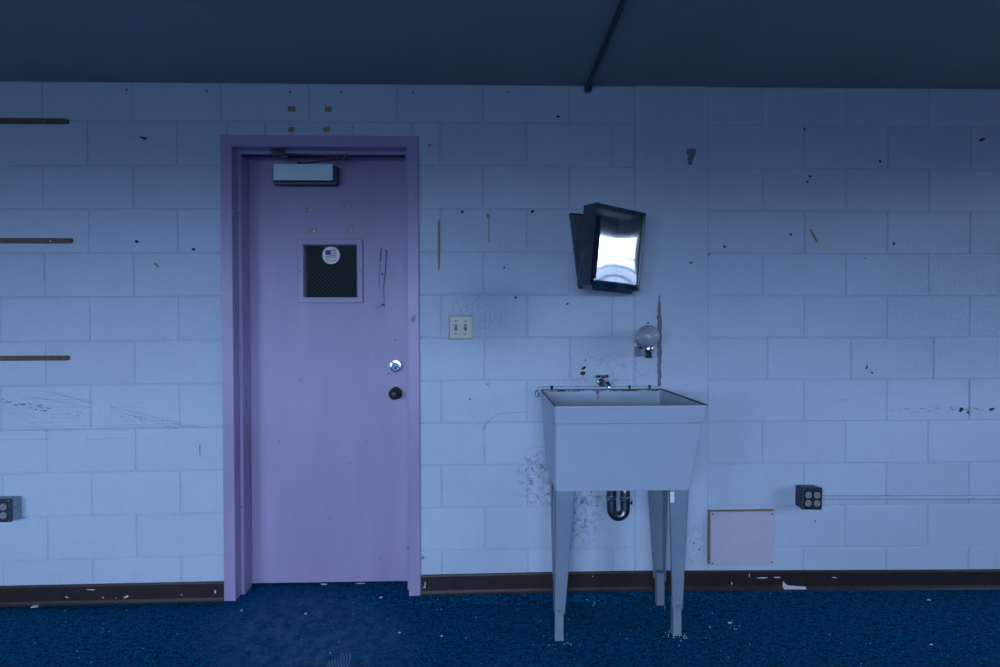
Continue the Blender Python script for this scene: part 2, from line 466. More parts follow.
# irregular flat flecks on the wall plane
def fleck(bm, x, z, w, h, y=-.0002, t=.0006, rot=0, n=9, jit=.3):
    pts = []
    for k in range(n):
        a = 2*PI*k/n; s = 1+random.uniform(-jit, jit)
        px, pz = w/2*s*math.cos(a), h/2*s*math.sin(a)
        pts.append((x+px*math.cos(rot)-pz*math.sin(rot), z+px*math.sin(rot)+pz*math.cos(rot)))
    hexa(bm, [(p[0], y, p[1]) for p in pts], [(p[0], y-t, p[1]) for p in pts])
def quad(bm, x, z, w, h, y, t, rot=0):
    pts = []
    for sx, sz in ((-1, -1), (1, -1), (1, 1), (-1, 1)):
        px, pz = sx*w/2*random.uniform(.9, 1.1), sz*h/2*random.uniform(.85, 1.12)
        pts.append((x+px*math.cos(rot)-pz*math.sin(rot), z+px*math.sin(rot)+pz*math.cos(rot)))
    hexa(bm, [(p[0], y, p[1]) for p in pts], [(p[0], y-t, p[1]) for p in pts])
YW = .0006
for (x, z, w, h, rot) in [
    (.644,2.156,.034,.012,-.3),(.607,1.677,.018,.012,0),(.866,1.641,.018,.014,0),(.888,.702,.004,.062,0),
    (.568,2.378,.012,.014,0),(.935,2.374,.014,.012,0),(1.317,2.374,.012,.012,0),(1.556,2.374,.012,.012,0),(1.888,2.374,.010,.010,0),
    (2.336,2.380,.012,.012,0),(2.570,2.267,.016,.010,0),(2.117,1.817,.015,.015,0),(2.448,1.820,.015,.015,0),
    (2.315,1.555,.010,.010,0),(2.367,1.414,.012,.010,.3),(2.613,1.383,.014,.011,.4),
    (3.752,2.215,.012,.012,0),(4.121,2.063,.014,.014,0),(3.778,1.990,.018,.010,0),(3.768,1.965,.012,.012,0),(4.620,2.170,.034,.014,.35),
    (3.366,1.655,.012,.012,0),(3.687,1.712,.012,.012,0),(4.190,1.668,.014,.012,0),(3.204,1.578,.012,.012,0),
    (4.059,1.075,.010,.020,-.2),(4.085,1.048,.011,.010,0),(3.810,.335,.010,.010,0),(3.245,.205,.010,.016,0),(3.220,.235,.012,.010,0),
    (4.525,.868,.024,.020,.5),(4.680,.868,.030,.012,.2),(4.560,.855,.012,.016,0),(2.998,1.292,.010,.010,0),(2.235,1.005,.012,.006,0),
    (2.150,.935,.010,.006,0),(2.700,1.115,.008,.008,0),(2.720,1.130,.006,.006,0),(1.925,.185,.014,.016,0)]:
    bm = bmesh.new(); fleck(bm, x, z, w, h, YW, .0014, rot)
    obj('nail_hole' if w < .016 else 'paint_chip', bm, M_greyspot if (z > 2.35 or z < .4) else (M_ink if 1.04 < z < 1.08 and x > 4 else M_dirt), WB)
for (x, z, w, h, rot) in [(1.3236,2.2948,.035,.024,0),(1.4949,2.2959,.032,.024,-.1),(1.3229,2.1995,.027,.022,0),(1.4849,2.2005,.030,.022,.15),
    (.697,1.567,.026,.009,-.7),(3.800,1.705,.010,.072,.5),(2.0069,1.662,.010,.235,0),(2.240,1.800,.016,.018,0),(2.243,1.73,.005,.12,0),(1.966,2.13,.012,.012,0),(3.292,1.618,.016,.008,.4),(4.05,1.6,.01,.006,0)]:
    bm = bmesh.new(); quad(bm, x, z, w, h, YW, .0016, rot)
    tag(obj('adhesive_residue', bm, M_tan, WB), 'tan glue residue')
# larger bare patches
bm = bmesh.new()
pts = [(-.022,.040),(.024,.040),(.022,.012),(.010,-.012),(.004,-.038),(-.012,-.036),(-.018,-.008),(-.010,.006),(-.022,.014)]
hexa(bm, [(3.2045+a, YW, 2.0802+c_) for a, c_ in pts], [(3.2045+a, YW-.0016, 2.0802+c_) for a, c_ in pts])
tag(obj('paint_chip', bm, M_greyspot, WB), 'grey bare patch where paint came off')
bm = bmesh.new()
zs = [.985+i*.0175 for i in range(26)]
Lp, Rp = [], []
for i, z in enumerate(zs):
    w = .010+.007*random.random() + (.007 if 8 < i < 20 else 0)
    cx = 3.052 + random.uniform(-.0025, .0025)
    if i > 23: w = .003
    Lp.append((cx-w/2, z)); Rp.append((cx+w/2+.002, z))
poly = Lp + Rp[::-1]
for i in range(len(zs)-1):
    f = [Lp[i], Rp[i], Rp[i+1], Lp[i+1]]
    hexa(bm, [(p[0], YW, p[1]) for p in f], [(p[0], YW-.0025, p[1]) for p in f])
tag(obj('filler_strip', bm, M_greyspot, WB), 'ragged grey vertical strip of bare filler')
# empty tap hole left of the faucet
bm = bmesh.new(); fleck(bm, 2.690, 1.078, .014, .024, YW, .0014, -.9, jit=.15); obj('tap_hole', bm, M_dirt, WB)
bm = bmesh.new(); fleck(bm, 2.686, 1.055, .026, .018, YW, .0016, .2, jit=.2); obj('tap_hole', bm, M_dirt, WB)
bm = bmesh.new(); fleck(bm, 2.685, 1.067, .012, .007, -.001, .0012, .3); obj('tap_hole', bm, M_paintchip, WB)
# rub marks: thin hair lines fanning over the blocks on the left
def line(bm, x0, z0, x1, z1, w=.0012, y=YW, sag=0):
    n = 10; pr = None
    for i in range(n+1):
        t = i/n; x = x0+(x1-x0)*t; z = z0+(z1-z0)*t + sag*math.sin(PI*t) + random.uniform(-.0008, .0008)
        if pr:
            dx, dz = x-pr[0], z-pr[1]; L = math.hypot(dx, dz); nx, nz = -dz/L*w/2, dx/L*w/2
            p = [(pr[0]+nx, pr[1]+nz), (pr[0]-nx, pr[1]-nz), (x-nx, z-nz), (x+nx, z+nz)]
            hexa(bm, [(a, y, c_) for a, c_ in p], [(a, y-.0008, c_) for a, c_ in p])
        pr = (x, z)
bm = bmesh.new()
for (a, b_, c_, d) in [(0,.985,.98,.785),(.15,.99,.98,.79),(.2,.985,.80,.80),(.30,.955,.98,.78),(-.04,.905,.60,.912),(.1,.915,.66,.905),(-.04,.80,.80,.815),
    (.0,.818,.80,.83),(.2,.79,.82,.812),(-.04,.76,.58,.762),(.1,.765,.45,.758),(.35,.82,.80,.822),(0,.90,.23,.775),(-.04,.93,.30,.80),(0,.88,.5,.875),(.2,.862,.7,.858),
    (.3,.85,.75,.845),(.1,.84,.6,.838),(.05,.95,.5,.94),(.2,.935,.62,.925),(0,.965,.32,.93)]:
    line(bm, a, b_, c_, d, random.uniform(.0007, .0014))
tag(obj('rub_mark', bm, M_scuff, WB), 'faint grey rubbed lines fanning across the blocks', kind='stuff')
bm = bmesh.new()
for i in range(34):
    t = i/33; x = -.03+.235*t+random.uniform(-.012, .012); z = .945-.048*t+random.uniform(-.012, .012)
    fleck(bm, x, z, random.uniform(.004, .018), random.uniform(.002, .006), YW, .0012, random.uniform(-.5, .3), 7)
for i in range(26):
    x = random.uniform(.25, .75); fleck(bm, x, .925-.1*x+random.uniform(-.03, .0), random.uniform(.004, .014), .002, YW, .0010, random.uniform(-.4, .4), 6)
tag(obj('rub_mark', bm, M_scuffd, WB), 'short dark scuffs over the rubbed lines', kind='stuff')
bm = bmesh.new()
line(bm, 2.200, .770, 2.235, .825, .0022); line(bm, 2.235, .825, 2.305, .865, .0016, sag=.01); line(bm, 2.305, .865, 2.42, .872, .0012); line(bm, 2.205, .765, 2.202, .75, .0016)
tag(obj('rub_mark', bm, M_scuffd, WB), 'thin curved scratch left of the sink')

# pale chips on the baseboards
def chips(parent, lst):
    for (x, z, w, h, rot) in lst:
        bm = bmesh.new(); fleck(bm, x, z+interp_f(x), w, h, -.0062, .0012, rot, 8, .35)
        tag(obj('paint_splash', bm, M_paintchip, parent), 'pale paint splash')
chips(BL, [(.545,.030,.030,.010,.5),(.275,.035,.010,.008,0),(.955,.045,.008,.022,0),(.385,.068,.04,.004,-.1),(.50,.022,.010,.008,0),(.44,.03,.008,.006,0),(.80,.035,.007,.006,0),(.97,.02,.01,.006,.3)])
chips(BR, [(1.935,.045,.005,.03,0),(1.93,.035,.012,.006,0),(3.485,.070,.004,.022,0),(3.55,.058,.05,.006,.02),(3.62,.060,.03,.005,0),(3.40,.03,.004,.02,0),(3.90,.058,.026,.005,0),(2.73,.07,.006,.006,0),(4.36,.012,.12,.006,0),(4.55,.011,.06,.005,0),(4.65,.018,.02,.006,0),(4.22,.012,.05,.005,0)])
bm = bmesh.new()
pts = [(-.05,.022),(-.045,.004),(-.038,-.002),(.01,-.004),(.075,-.002),(.04,.002),(.0,.004),(.06,.006),(.045,-.014),(-.048,-.016),(-.030,-.010),(-.043,.0)]
pts = [(-.052,.024),(-.054,.0),(-.046,-.016),(.062,-.014),(.056,-.003),(.02,-.001),(-.03,.004)]
hexa(bm, [(3.70+a, -.006, .026+c_) for a, c_ in pts], [(3.70+a, -.0125, .024+c_) for a, c_ in pts])
tag(obj('torn_paint_flake', bm, M_paintchip, BR), 'large pale torn flake low on the baseboard')

# ------------------------------------------------------------------ door frame
bm = bmesh.new()
FX0, FX1, FZ = .999, 1.913, 2.168
fw, st = .053, .0155
prof = [(0, -.0005), (0, -.012), (.002, -.014), (fw-.002, -.014), (fw, -.012), (fw, .045), (fw+st-.001, .045), (fw+st, .046), (fw+st, .126), (fw, .126), (fw, .19), (.034, .19), (.034, -.0005)]
def fsec(u, y): return u, y
n = len(prof)
rows = []
rows.append([(FX0+u, y, 0) for u, y in prof])
rows.append([(FX0+u, y, FZ-u) for u, y in prof])
rows.append([(FX1-u, y, FZ-u) for u, y in prof])
rows.append([(FX1-u, y, 0) for u, y in prof])
R_ = [[bm.verts.new(p) for p in r] for r in rows]
for a, c_ in zip(R_, R_[1:]):
    for i in range(n): bm.faces.new((a[i], a[(i+1) % n], c_[(i+1) % n], c_[i]))
bm.faces.new(R_[0]); bm.faces.new(R_[-1][::-1])
TR = tag(obj('trim_1', bm, M_mauve2, origin=((FX0+FX1)/2, 0, 0)), 'mauve painted steel door frame set in the block wall', 'door frame', kind='structure')
bm = bmesh.new()
pts = [(-.008,-.022),(.006,-.020),(.009,.005),(.012,.022),(.002,.016),(-.006,.002)]
hexa(bm, [(1.882+a, -.0135, 1.318+c_*.8) for a, c_ in pts], [(1.884+a, -.022, 1.318+c_*.8) for a, c_ in pts])
tag(obj('torn_weatherstrip', bm, M_boxblue, TR), 'small torn grey scrap')
bm = bmesh.new(); bx(bm, FX0+fw+st, FX1-fw-st, .058, .072, 2.0925, 2.0996, .001, 1)  # added black strip standing in for the dark gap over the door
obj('head_gap_strip', bm, M_black, TR)
for z in (.42, 1.82):
    bm = bmesh.new(); lathe(bm, [(.004, 0), (.004, .002), (0, .0025)], 12, facing((1.0597, .045, z)))
    obj('frame_screw', bm, M_dsteel, TR)
bm = bmesh.new(); lathe(bm, [(.004, 0), (.004, .002), (0, .0025)], 12, facing((1.8560, -.0138, .235)))
obj('frame_screw', bm, M_dsteel, TR)

# ------------------------------------------------------------------ door leaf
DY = .130
DR = empty('door_1', (1.456, DY+.02, .004), 'closed mauve flush door with a small wired glass window', 'door', kind='structure')
LX0, LX1, LZ0, LZ1 = 1.056, 1.856, .013, 2.108
gx0, gx1, gz0, gz1 = 1.3327, 1.5902, 1.4254, 1.6817
bm = bmesh.new()
def leafbox(a, b_, c_, d): bx(bm, a, b_, DY, DY+.044, c_, d)
# slab with a hole as one closed mesh
xs = [LX0, gx0, gx1, LX1]; zs = [LZ0, gz0, gz1, LZ1]
def grid(y):
    return [[bm.verts.new((x, y, z)) for z in zs] for x in xs]
g1, g2 = grid(DY), grid(DY+.044)
for g in (g1, g2):
    for i in range(3):
        for j in range(3):
            if i == 1 and j == 1: continue
            bm.faces.new((g[i][j], g[i+1][j], g[i+1][j+1], g[i][j+1]))
for i in range(3):
    bm.faces.new((g1[i][0], g1[i+1][0], g2[i+1][0], g2[i][0])); bm.faces.new((g1[i][3], g1[i+1][3], g2[i+1][3], g2[i][3]))
    bm.faces.new((g1[0][i], g1[0][i+1], g2[0][i+1], g2[0][i])); bm.faces.new((g1[3][i], g1[3][i+1], g2[3][i+1], g2[3][i]))
bm.faces.new((g1[1][1], g1[2][1], g2[2][1], g2[1][1])); bm.faces.new((g1[1][2], g1[2][2], g2[2][2], g2[1][2]))
bm.faces.new((g1[1][1], g1[1][2], g2[1][2], g2[1][1])); bm.faces.new((g1[2][1], g1[2][2], g2[2][2], g2[2][1]))
leaf = obj('door_leaf', bm, M_mauve, DR)
# moulding round the glass
bm = bmesh.new()
ox0, ox1, oz0, oz1 = 1.3036, 1.622, 1.3957, 1.7111
prof = [(0, DY), (0, DY-.007), (.003, DY-.009), (.024, DY-.009), (.0285, DY-.006), (.0285, DY+.012), (.024, DY+.012), (.024, DY)]
cs = [(ox0, oz0, 1, 1), (ox1, oz0, -1, 1), (ox1, oz1, -1, -1), (ox0, oz1, 1, -1)]
rg = [[bm.verts.new((cx+sx*u, y, cz+sz*u)) for u, y in prof] for cx, cz, sx, sz in cs]
for k in range(4):
    a, c_ = rg[k], rg[(k+1) % 4]
    for i in range(len(prof)): bm.faces.new((a[i], a[(i+1) % len(prof)], c_[(i+1) % len(prof)], c_[i]))
wf = obj('window_moulding', bm, M_mauve2, DR)
bm = bmesh.new()
for x, z in ((1.3165, 1.553), (1.609, 1.553)): lathe(bm, [(.0035, 0), (.003, .0015), (0, .002)], 10, facing((x, DY-.009, z)))
obj('moulding_screw', bm, M_dsteel, wf)
bm = bmesh.new(); bx(bm, gx0+.0005, gx1-.0005, DY+.014, DY+.020, gz0+.0005, gz1-.0005)
gp = obj('glass_pane', bm, M_glass, DR)
bm = bmesh.new()
cx, cz = (gx0+gx1)/2, (gz0+gz1)/2; hw = .127; sp = .0205
def seg(c0, sgn):
    pts = []
    for x in (cx-hw, cx+hw):
        z = cz + sgn*(x-cx) + c0
        if abs(z-cz) <= hw: pts.append((x, z))
    for z in (cz-hw, cz+hw):
        x = cx + (z-cz-c0)*sgn
        if abs(x-cx) < hw: pts.append((x, z))
    return pts[:2] if len(pts) >= 2 else None
for k in range(-12, 13):
    for sgn in (1, -1):
        s_ = seg(k*sp+.004, sgn)
        if s_:
            (xa, za), (xb, zb) = s_
            if math.hypot(xa-xb, za-zb) > .004: tube(bm, [(xa, DY+.0125, za), (xb, DY+.0125, zb)], .00045, 5)
wm = obj('wire_mesh', bm, simple('wire in glass', (.42, .46, .48), .4, .6), gp)
# round flag sticker
sc = (1.4618, 1.6325)
bm = bmesh.new(); lathe(bm, [(.0435, 0), (.0435, .0008), (0, .0009)], 40, facing((sc[0], DY+.0118, sc[1])))
sk = tag(obj('sticker', bm, M_white, DR), 'round white sticker with a small flag')
def flagquad(bm, x0, x1, z0, z1, y, wave=.003):
    n = 8
    for i in range(n):
        a, b_ = x0+(x1-x0)*i/n, x0+(x1-x0)*(i+1)/n
        wa, wb = wave*math.sin((a-sc[0])*95), wave*math.sin((b_-sc[0])*95)
        hexa(bm, [(a, y, z0+wa), (b_, y, z0+wb), (b_, y, z1+wb), (a, y, z1+wa)], [(a, y-.0005, z0+wa), (b_, y-.0005, z0+wb), (b_, y-.0005, z1+wb), (a, y-.0005, z1+wa)])
bm = bmesh.new()
for k in range(5):
    z1 = sc[1]+.026-k*.0088
    x0 = sc[0]-.002 if k < 2 else sc[0]-.026
    flagquad(bm, x0, sc[0]+.026, z1-.0046, z1, DY+.0108)
obj('flag_stripes', bm, M_red, sk)
bm = bmesh.new(); flagquad(bm, sc[0]-.028, sc[0]-.002, sc[1]+.006, sc[1]+.027, DY+.0106)
obj('flag_canton', bm, M_blue, sk)
bm = bmesh.new()
for a, w in ((-.020, .008), (-.009, .010), (.004, .009), (.016, .007)):
    bx(bm, sc[0]+a, sc[0]+a+w, DY+.0105, DY+.0111, sc[1]-.028+.15*abs(a), sc[1]-.0255+.15*abs(a))
obj('sticker_lettering', bm, M_dsteel, sk)
# knob and deadbolt
bm = bmesh.new()
lathe(bm, [(.0, 0), (.030, 0), (.031, .004), (.027, .008), (.013, .010), (.012, .028), (.020, .034), (.0265, .043), (.0275, .052), (.023, .061), (.012, .066), (0, .067)], 36, facing((1.7794, DY, .9495)))
obj('door_knob', bm, M_knob, DR, smooth=True, ang=40)
bm = bmesh.new()
lathe(bm, [(0, 0), (.031, 0), (.031, .010), (.028, .014), (.020, .015), (.019, .012), (0, .012)], 36, facing((1.7801, DY, 1.0834)))
db = obj('deadbolt', bm, M_chrome, DR, smooth=True)
bm = bmesh.new(); lathe(bm, [(.0175, .012), (.017, .017), (0, .018)], 28, facing((1.7801, DY, 1.0834)))
obj('lock_cylinder', bm, simple('bluish brushed steel', (.10, .16, .24), .4, .5), db)
bm = bmesh.new(); bx(bm, 1.7785, 1.7815, DY-.0195, DY-.017, 1.071, 1.082); bx(bm, 1.776, 1.784, DY-.0195, DY-.017, 1.070, 1.074)
obj('keyhole', bm, M_black, db)
# glue patches, chips and the long drip scratches
for (x, z, w, h, rot) in [(1.3584,1.8634,.028,.045,0),(1.5441,1.8785,.046,.026,.05),(1.3723,1.7554,.050,.034,0),(1.5581,1.7605,.032,.038,-.1)]:
    bm = bmesh.new(); quad(bm, x, z, w, h, DY+.0002, .0012, rot)
    gp_ = tag(obj('glue_patch', bm, M_patch, DR), 'grey square of old glue')
    bm = bmesh.new(); fleck(bm, x+w*.2, z-h*.18, w*.35, h*.14, DY-.001, .0008, 0, 8)
    obj('glue_fleck', bm, M_white, gp_)
bm = bmesh.new()
line(bm, 1.712, 1.668, 1.705, 1.60, .006, DY+.0002); line(bm, 1.705, 1.60, 1.700, 1.50, .0026, DY+.0002); line(bm, 1.700, 1.50, 1.703, 1.455, .0018, DY+.0002)
line(bm, 1.738, 1.655, 1.732, 1.56, .0055, DY+.0002); line(bm, 1.732, 1.56, 1.722, 1.48, .0045, DY+.0002); line(bm, 1.722, 1.48, 1.724, 1.385, .0036, DY+.0002)
fleck(bm, 1.736, 1.652, .014, .012, DY+.0002, .001); fleck(bm, 1.716, 1.54, .008, .016, DY+.0002, .001); fleck(bm, 1.718, 1.387, .026, .012, DY+.0002, .001)
line(bm, 1.715, 1.38, 1.68, 1.372, .002, DY+.0002); line(bm, 1.724, 1.385, 1.724, 1.365, .002, DY+.0002)
tag(obj('scratch', bm, M_scuffd, DR), 'dark paint drips and scratches right of the glass')
for (x, z, s_) in [(1.776,1.212,.006),(1.745,1.047,.008),(1.207,.713,.007),(1.64,.71,.006),(1.55,.60,.006),(1.45,.33,.006),(1.31,1.02,.005),(1.70,.12,.006),(1.68,1.12,.004)]:
    bm = bmesh.new(); fleck(bm, x, z, s_, s_, DY+.0002, .001); obj('paint_chip', bm, M_dirt, DR)
# closer: body, folded arm, bracket on the head of the frame
bm = bmesh.new(); bx(bm, 1.212, 1.494, DY-.060, DY-.0, 1.984, 2.058, .004, 2)
dc = tag(obj('door_closer', bm, M_closer, DR, smooth=True), 'grey blue metal closer box')
bm = bmesh.new(); bx(bm, 1.212, 1.494, DY-.0655, DY-.0602, 1.982, 2.060, .002, 2)
obj('closer_cover', bm, simple('closer face', (.66, .84, .88), .38, .10, nscale=12, namt=.06), dc, smooth=True)
bm = bmesh.new()  # dark bars along the left, bottom and right of the body
bx(bm, 1.204, 1.502, DY-.050, DY-.001, 1.966, 1.9835, .004, 2)
bx(bm, 1.4945, 1.510, DY-.050, DY-.001, 1.972, 2.058, .004, 2)
bx(bm, 1.203, 1.2115, DY-.050, DY-.001, 1.984, 2.058, .003, 2)
obj('closer_dark_edge', bm, M_dsteel, dc, smooth=True)
bm = bmesh.new()
def flat(bm, p, q_, w, t):
    p, q_ = Vector(p), Vector(q_); d = (q_-p).normalized(); s_ = d.cross(Vector((0, 0, 1))).normalized()*w/2; u = Vector((0, 0, t/2))
    hexa(bm, [p-s_-u, p+s_-u, p+s_+u, p-s_+u], [q_-s_-u, q_+s_-u, q_+s_+u, q_-s_+u])
flat(bm, (1.245, .020, 2.094), (1.565, .020, 2.080), .014, .006)
flat(bm, (1.565, .020, 2.072), (1.330, .085, 2.066), .010, .004)
lathe(bm, [(.011, 0), (.011, .014), (0, .016)], 16, facing((1.330, .085, 2.0585), (0, 0, 1)))
lathe(bm, [(.011, -.012), (.012, .010), (.006, .014), (0, .014)], 18, facing((1.562, .020, 2.077), (0, 0, 1)))
bx(bm, 1.222, 1.276, .012, .044, 2.085, 2.112, .005, 2)
bx(bm, 1.262, 1.30, .016, .044, 2.076, 2.090, .003, 2)
lathe(bm, [(.008, 0), (.008, .008), (0, .010)], 14, facing((1.248, .012, 2.100)))
tag(obj('closer_arm', bm, M_dsteel, dc, smooth=True), 'dark folded steel arm')
# light strips of rubbish caught under the door
bm = bmesh.new()
fleck(bm, 1.42, .006, .03, .005, DY-.004, .004); fleck(bm, 1.60, .006, .05, .005, DY-.004, .004); fleck(bm, 1.74, .006, .09, .004, DY-.004, .004)
obj('under_door_debris', bm, M_paintchip, DR)

# ------------------------------------------------------------------ brown battens on the left
for (xe, z, nm, sx) in [(.306, 2.229, 'brown wall strip just under the ceiling, topmost of three', .205),
                    (.318, 1.6795, 'brown wall strip level with the door window, middle of three', .225),
                    (.297, 1.1385, 'brown wall strip at knob height, lowest of three', .262)]:
    root = empty('wall_strip', (-.45, 0, z), nm, 'wall strip', 'brown strips fixed to the block wall')
    bm = bmesh.new()
    n = 8; h = .0115; pts = [(-1.3, -h), (xe-.008, -h)]
    pts += [(xe-.008+.008*math.cos(a), .0035+(h-.0035)*0+ (h-.0)*math.sin(a)*.0) for a in ()]
    for k in range(n+1):
        a = -PI/2+PI*k/n; pts.append((xe-.008+.008*math.cos(a), (h-.008)*(1 if math.sin(a) > 0 else -1)*(abs(math.sin(a)) > .01)+.008*math.sin(a)))
    pts += [(-1.3, h)]
    q_ = []
    for p in pts:
        if not q_ or math.hypot(p[0]-q_[-1][0], p[1]-q_[-1][1]) > 1e-5: q_.append(p)
    hexa(bm, [(a, .0002, z+c_) for a, c_ in q_], [(a, -.012, z+c_) for a, c_ in q_])
    obj('strip', bm, M_batten, root)
    for x in (sx, sx-.61, sx-1.22):
        bm = bmesh.new(); lathe(bm, [(.0055, 0), (.0048, .0025), (0, .003)], 12, facing((x, -.012, z)))
        obj('screw', bm, M_chrome if z > 1.5 else M_black, root)

# ------------------------------------------------------------------ switch plate
cx, cz = 2.1076, 1.273
root = empty('light_switch', (cx, 0, cz-.057), 'cream double light switch plate with two brown toggles beside the door', 'light switch')
bm = bmesh.new()
w, h = .0565, .057
hexa(bm, [(cx-w, .0004, cz-h), (cx+w, .0004, cz-h), (cx+w, .0004, cz+h), (cx-w, .0004, cz+h)],
     [(cx-w, -.003, cz-h), (cx+w, -.003, cz-h), (cx+w, -.003, cz+h), (cx-w, -.003, cz+h)])
w2, h2 = w-.007, h-.007
hexa(bm, [(cx-w, -.003, cz-h), (cx+w, -.003, cz-h), (cx+w, -.003, cz+h), (cx-w, -.003, cz+h)],
     [(cx-w2, -.0075, cz-h2), (cx+w2, -.0075, cz-h2), (cx+w2, -.0075, cz+h2), (cx-w2, -.0075, cz+h2)])
obj('cover_plate', bm, M_plate, root)
for s_ in (-1, 1):
    x = cx+s_*.0225
    bm = bmesh.new(); bx(bm, x-.007, x+.007, -.0085, -.0070, cz-.0145, cz+.0145)
    fr = obj('toggle_surround', bm, M_brown, root)
    bm = bmesh.new(); hexa(bm, [(x-.0045, -.0083, cz-.008), (x+.0045, -.0083, cz-.008), (x+.0045, -.0083, cz+.006), (x-.0045, -.0083, cz+.006)],
        [(x-.0035, -.019, cz+.002), (x+.0035, -.019, cz+.002), (x+.0035, -.019, cz+.009), (x-.0035, -.019, cz+.009)])
    tg = obj('toggle', bm, M_lightplast, fr)
    for z in (cz-.030, cz+.030):
        bm = bmesh.new(); lathe(bm, [(.0034, 0), (.003, .0012), (0, .0015)], 12, facing((x, -.0074, z))); obj('screw', bm, M_dirt, root)

# ------------------------------------------------------------------ outlet boxes
def receptacle(x, y, z, root, r=.0150):
    bm = bmesh.new()
    lathe(bm, [(r, 0), (r, .0025), (r-.001, .0035), (0, .0035)], 24, facing((x, y, z)))
    rc = obj('receptacle', bm, M_lightplast, root, smooth=True)
    for dx, hh in ((-.0058, .0045), (.0058, .0055)):
        bm = bmesh.new()
        bx(bm, x+dx-.0012, x+dx+.0012, y-.0042, y-.0030, z+.0015-hh+.002, z+.0015+hh)
        obj('slot', bm, M_black, rc)
    bm = bmesh.new()
    lathe(bm, [(.0024, .0030), (.0024, .0042), (0, .0042)], 10, facing((x, y, z-.0075)))
    obj('ground_hole', bm, M_black, rc)
def outlet(x0, x1, z0, z1, depth, label, mbox, tilt=0):
    cx = (x0+x1)/2
    root = empty('outlet_box', (cx, 0, z0), label, 'electrical outlet')
    bm = bmesh.new(); bx(bm, x0+.003, x1-.003, -(depth-.014), .0006, z0+.003, z1-.003, .006, 3)
    obj('surface_box', bm, mbox, root, smooth=True)
    bm = bmesh.new(); bx(bm, x0, x1, -depth, -(depth-.0145), z0, z1, .006, 3)
    fp = obj('face_plate', bm, M_dsteel, root, smooth=True)
    W = x1-x0; Hh = z1-z0
    for fx in (.30, .72):
        x = x0+W*fx
        for z in (z0+Hh*.31, z0+Hh*.67): receptacle(x, -depth, z, root)
    for fx, fz in ((.08, .92), (.92, .08), (.08, .08), (.92, .92)):
        bm = bmesh.new(); lathe(bm, [(.003, 0), (.0026, .0012), (0, .0015)], 10, facing((x0+W*fx, -depth, z0+Hh*fz))); obj('screw', bm, M_steel, root)
    return root
outlet(-.040, .0725, .397, .503, .062, 'surface outlet box with blue painted side on wall left of the door', M_boxblue)
rr = outlet(3.706, 3.805, .409, .515, .062, 'dark steel outlet box feeding a wall conduit right of the sink', M_dsteel)
rr.rotation_euler = (0, math.radians(1.6), 0)
bm = bmesh.new(); tube(bm, [(3.807, -.020, .4540), (X1-.01, -.020, .436-.018)], .0085, 14)
cd = tag(obj('wall_conduit', bm, M_wall, origin=(3.807, -.02, .454)), 'thin painted conduit running along the wall to the right edge', 'conduit')
at = cd.data.color_attributes.new('tone', 'BYTE_COLOR', 'CORNER')
for d in at.data: d.color = (.93, .93, .93, 1)
bm = bmesh.new(); tube(bm, [(3.804, -.020, .4540), (3.817, -.020, .4539)], .0135, 12)
obj('conduit_nut', bm, M_dsteel, cd)
for x in (5.0,):
    bm = bmesh.new(); zc_ = .4535-(x-3.832)*.0094; tube(bm, [(x, -.020, zc_), (x+.012, -.020, zc_)], .0100, 12); bx(bm, x+.001, x+.011, -.010, .0006, zc_-.018, zc_+.009)
    obj('conduit_clip', bm, M_boxblue, cd)

# ------------------------------------------------------------------ access panel
root = empty('access_panel', (3.4457, 0, .134), 'pale pink square board screwed to the wall above the baseboard', 'access panel')
bm = bmesh.new(); bx(bm, 3.285, 3.600, -.012, .0006, .139, .395)
obj('backing_board', bm, M_wood, root)
bm = bmesh.new(); bx(bm, 3.293, 3.600, -.017, -.0122, .139, .389, .0008, 1)
obj('face_board', bm, M_panel, root)
for x, z in ((3.303, .379), (3.590, .377), (3.302, .144), (3.588, .146)):
    bm = bmesh.new(); lathe(bm, [(.004, 0), (.0035, .0015), (0, .002)], 12, facing((x, -.017, z))); obj('screw', bm, M_dirt, root)

# ------------------------------------------------------------------ ceiling conduit
bm = bmesh.new(); tube(bm, [(2.7101, -.004, H-.013), (2.700, Y0+.02, H-.013)], .0105, 16)
cc = tag(obj('ceiling_conduit', bm, M_dsteel, origin=(2.7101, -.004, H-.013), smooth=True), 'dark steel conduit running across the ceiling to the wall', 'conduit')
bm = bmesh.new(); tube(bm, [(2.7101, .0006, H-.020), (2.7101, -.022, H-.020)], .0185, 18)
obj('end_bushing', bm, M_chromed, cc, smooth=True)
for y in (-.75, -2.2, -3.8):
    bm = bmesh.new(); tube(bm, [(2.7087, y, H-.013), (2.7087, y-.02, H-.013)], .0128, 16); bx(bm, 2.685, 2.735, y-.02, y, H-.0025, H)
    obj('strap', bm, M_dsteel, cc)

# ------------------------------------------------------------------ towel dispenser
root = empty('paper_towel_dispenser', (2.74, 0, 1.44), 'chrome paper towel dispenser hanging crooked and half open above the sink', 'towel dispenser')
bm = bmesh.new()
BK = [(2.664, 1.455), (2.850, 1.458), (2.860, 1.790), (2.622, 1.808)]
hexa(bm, [(x, .0004, z) for x, z in BK], [(x, -.004, z) for x, z in BK])
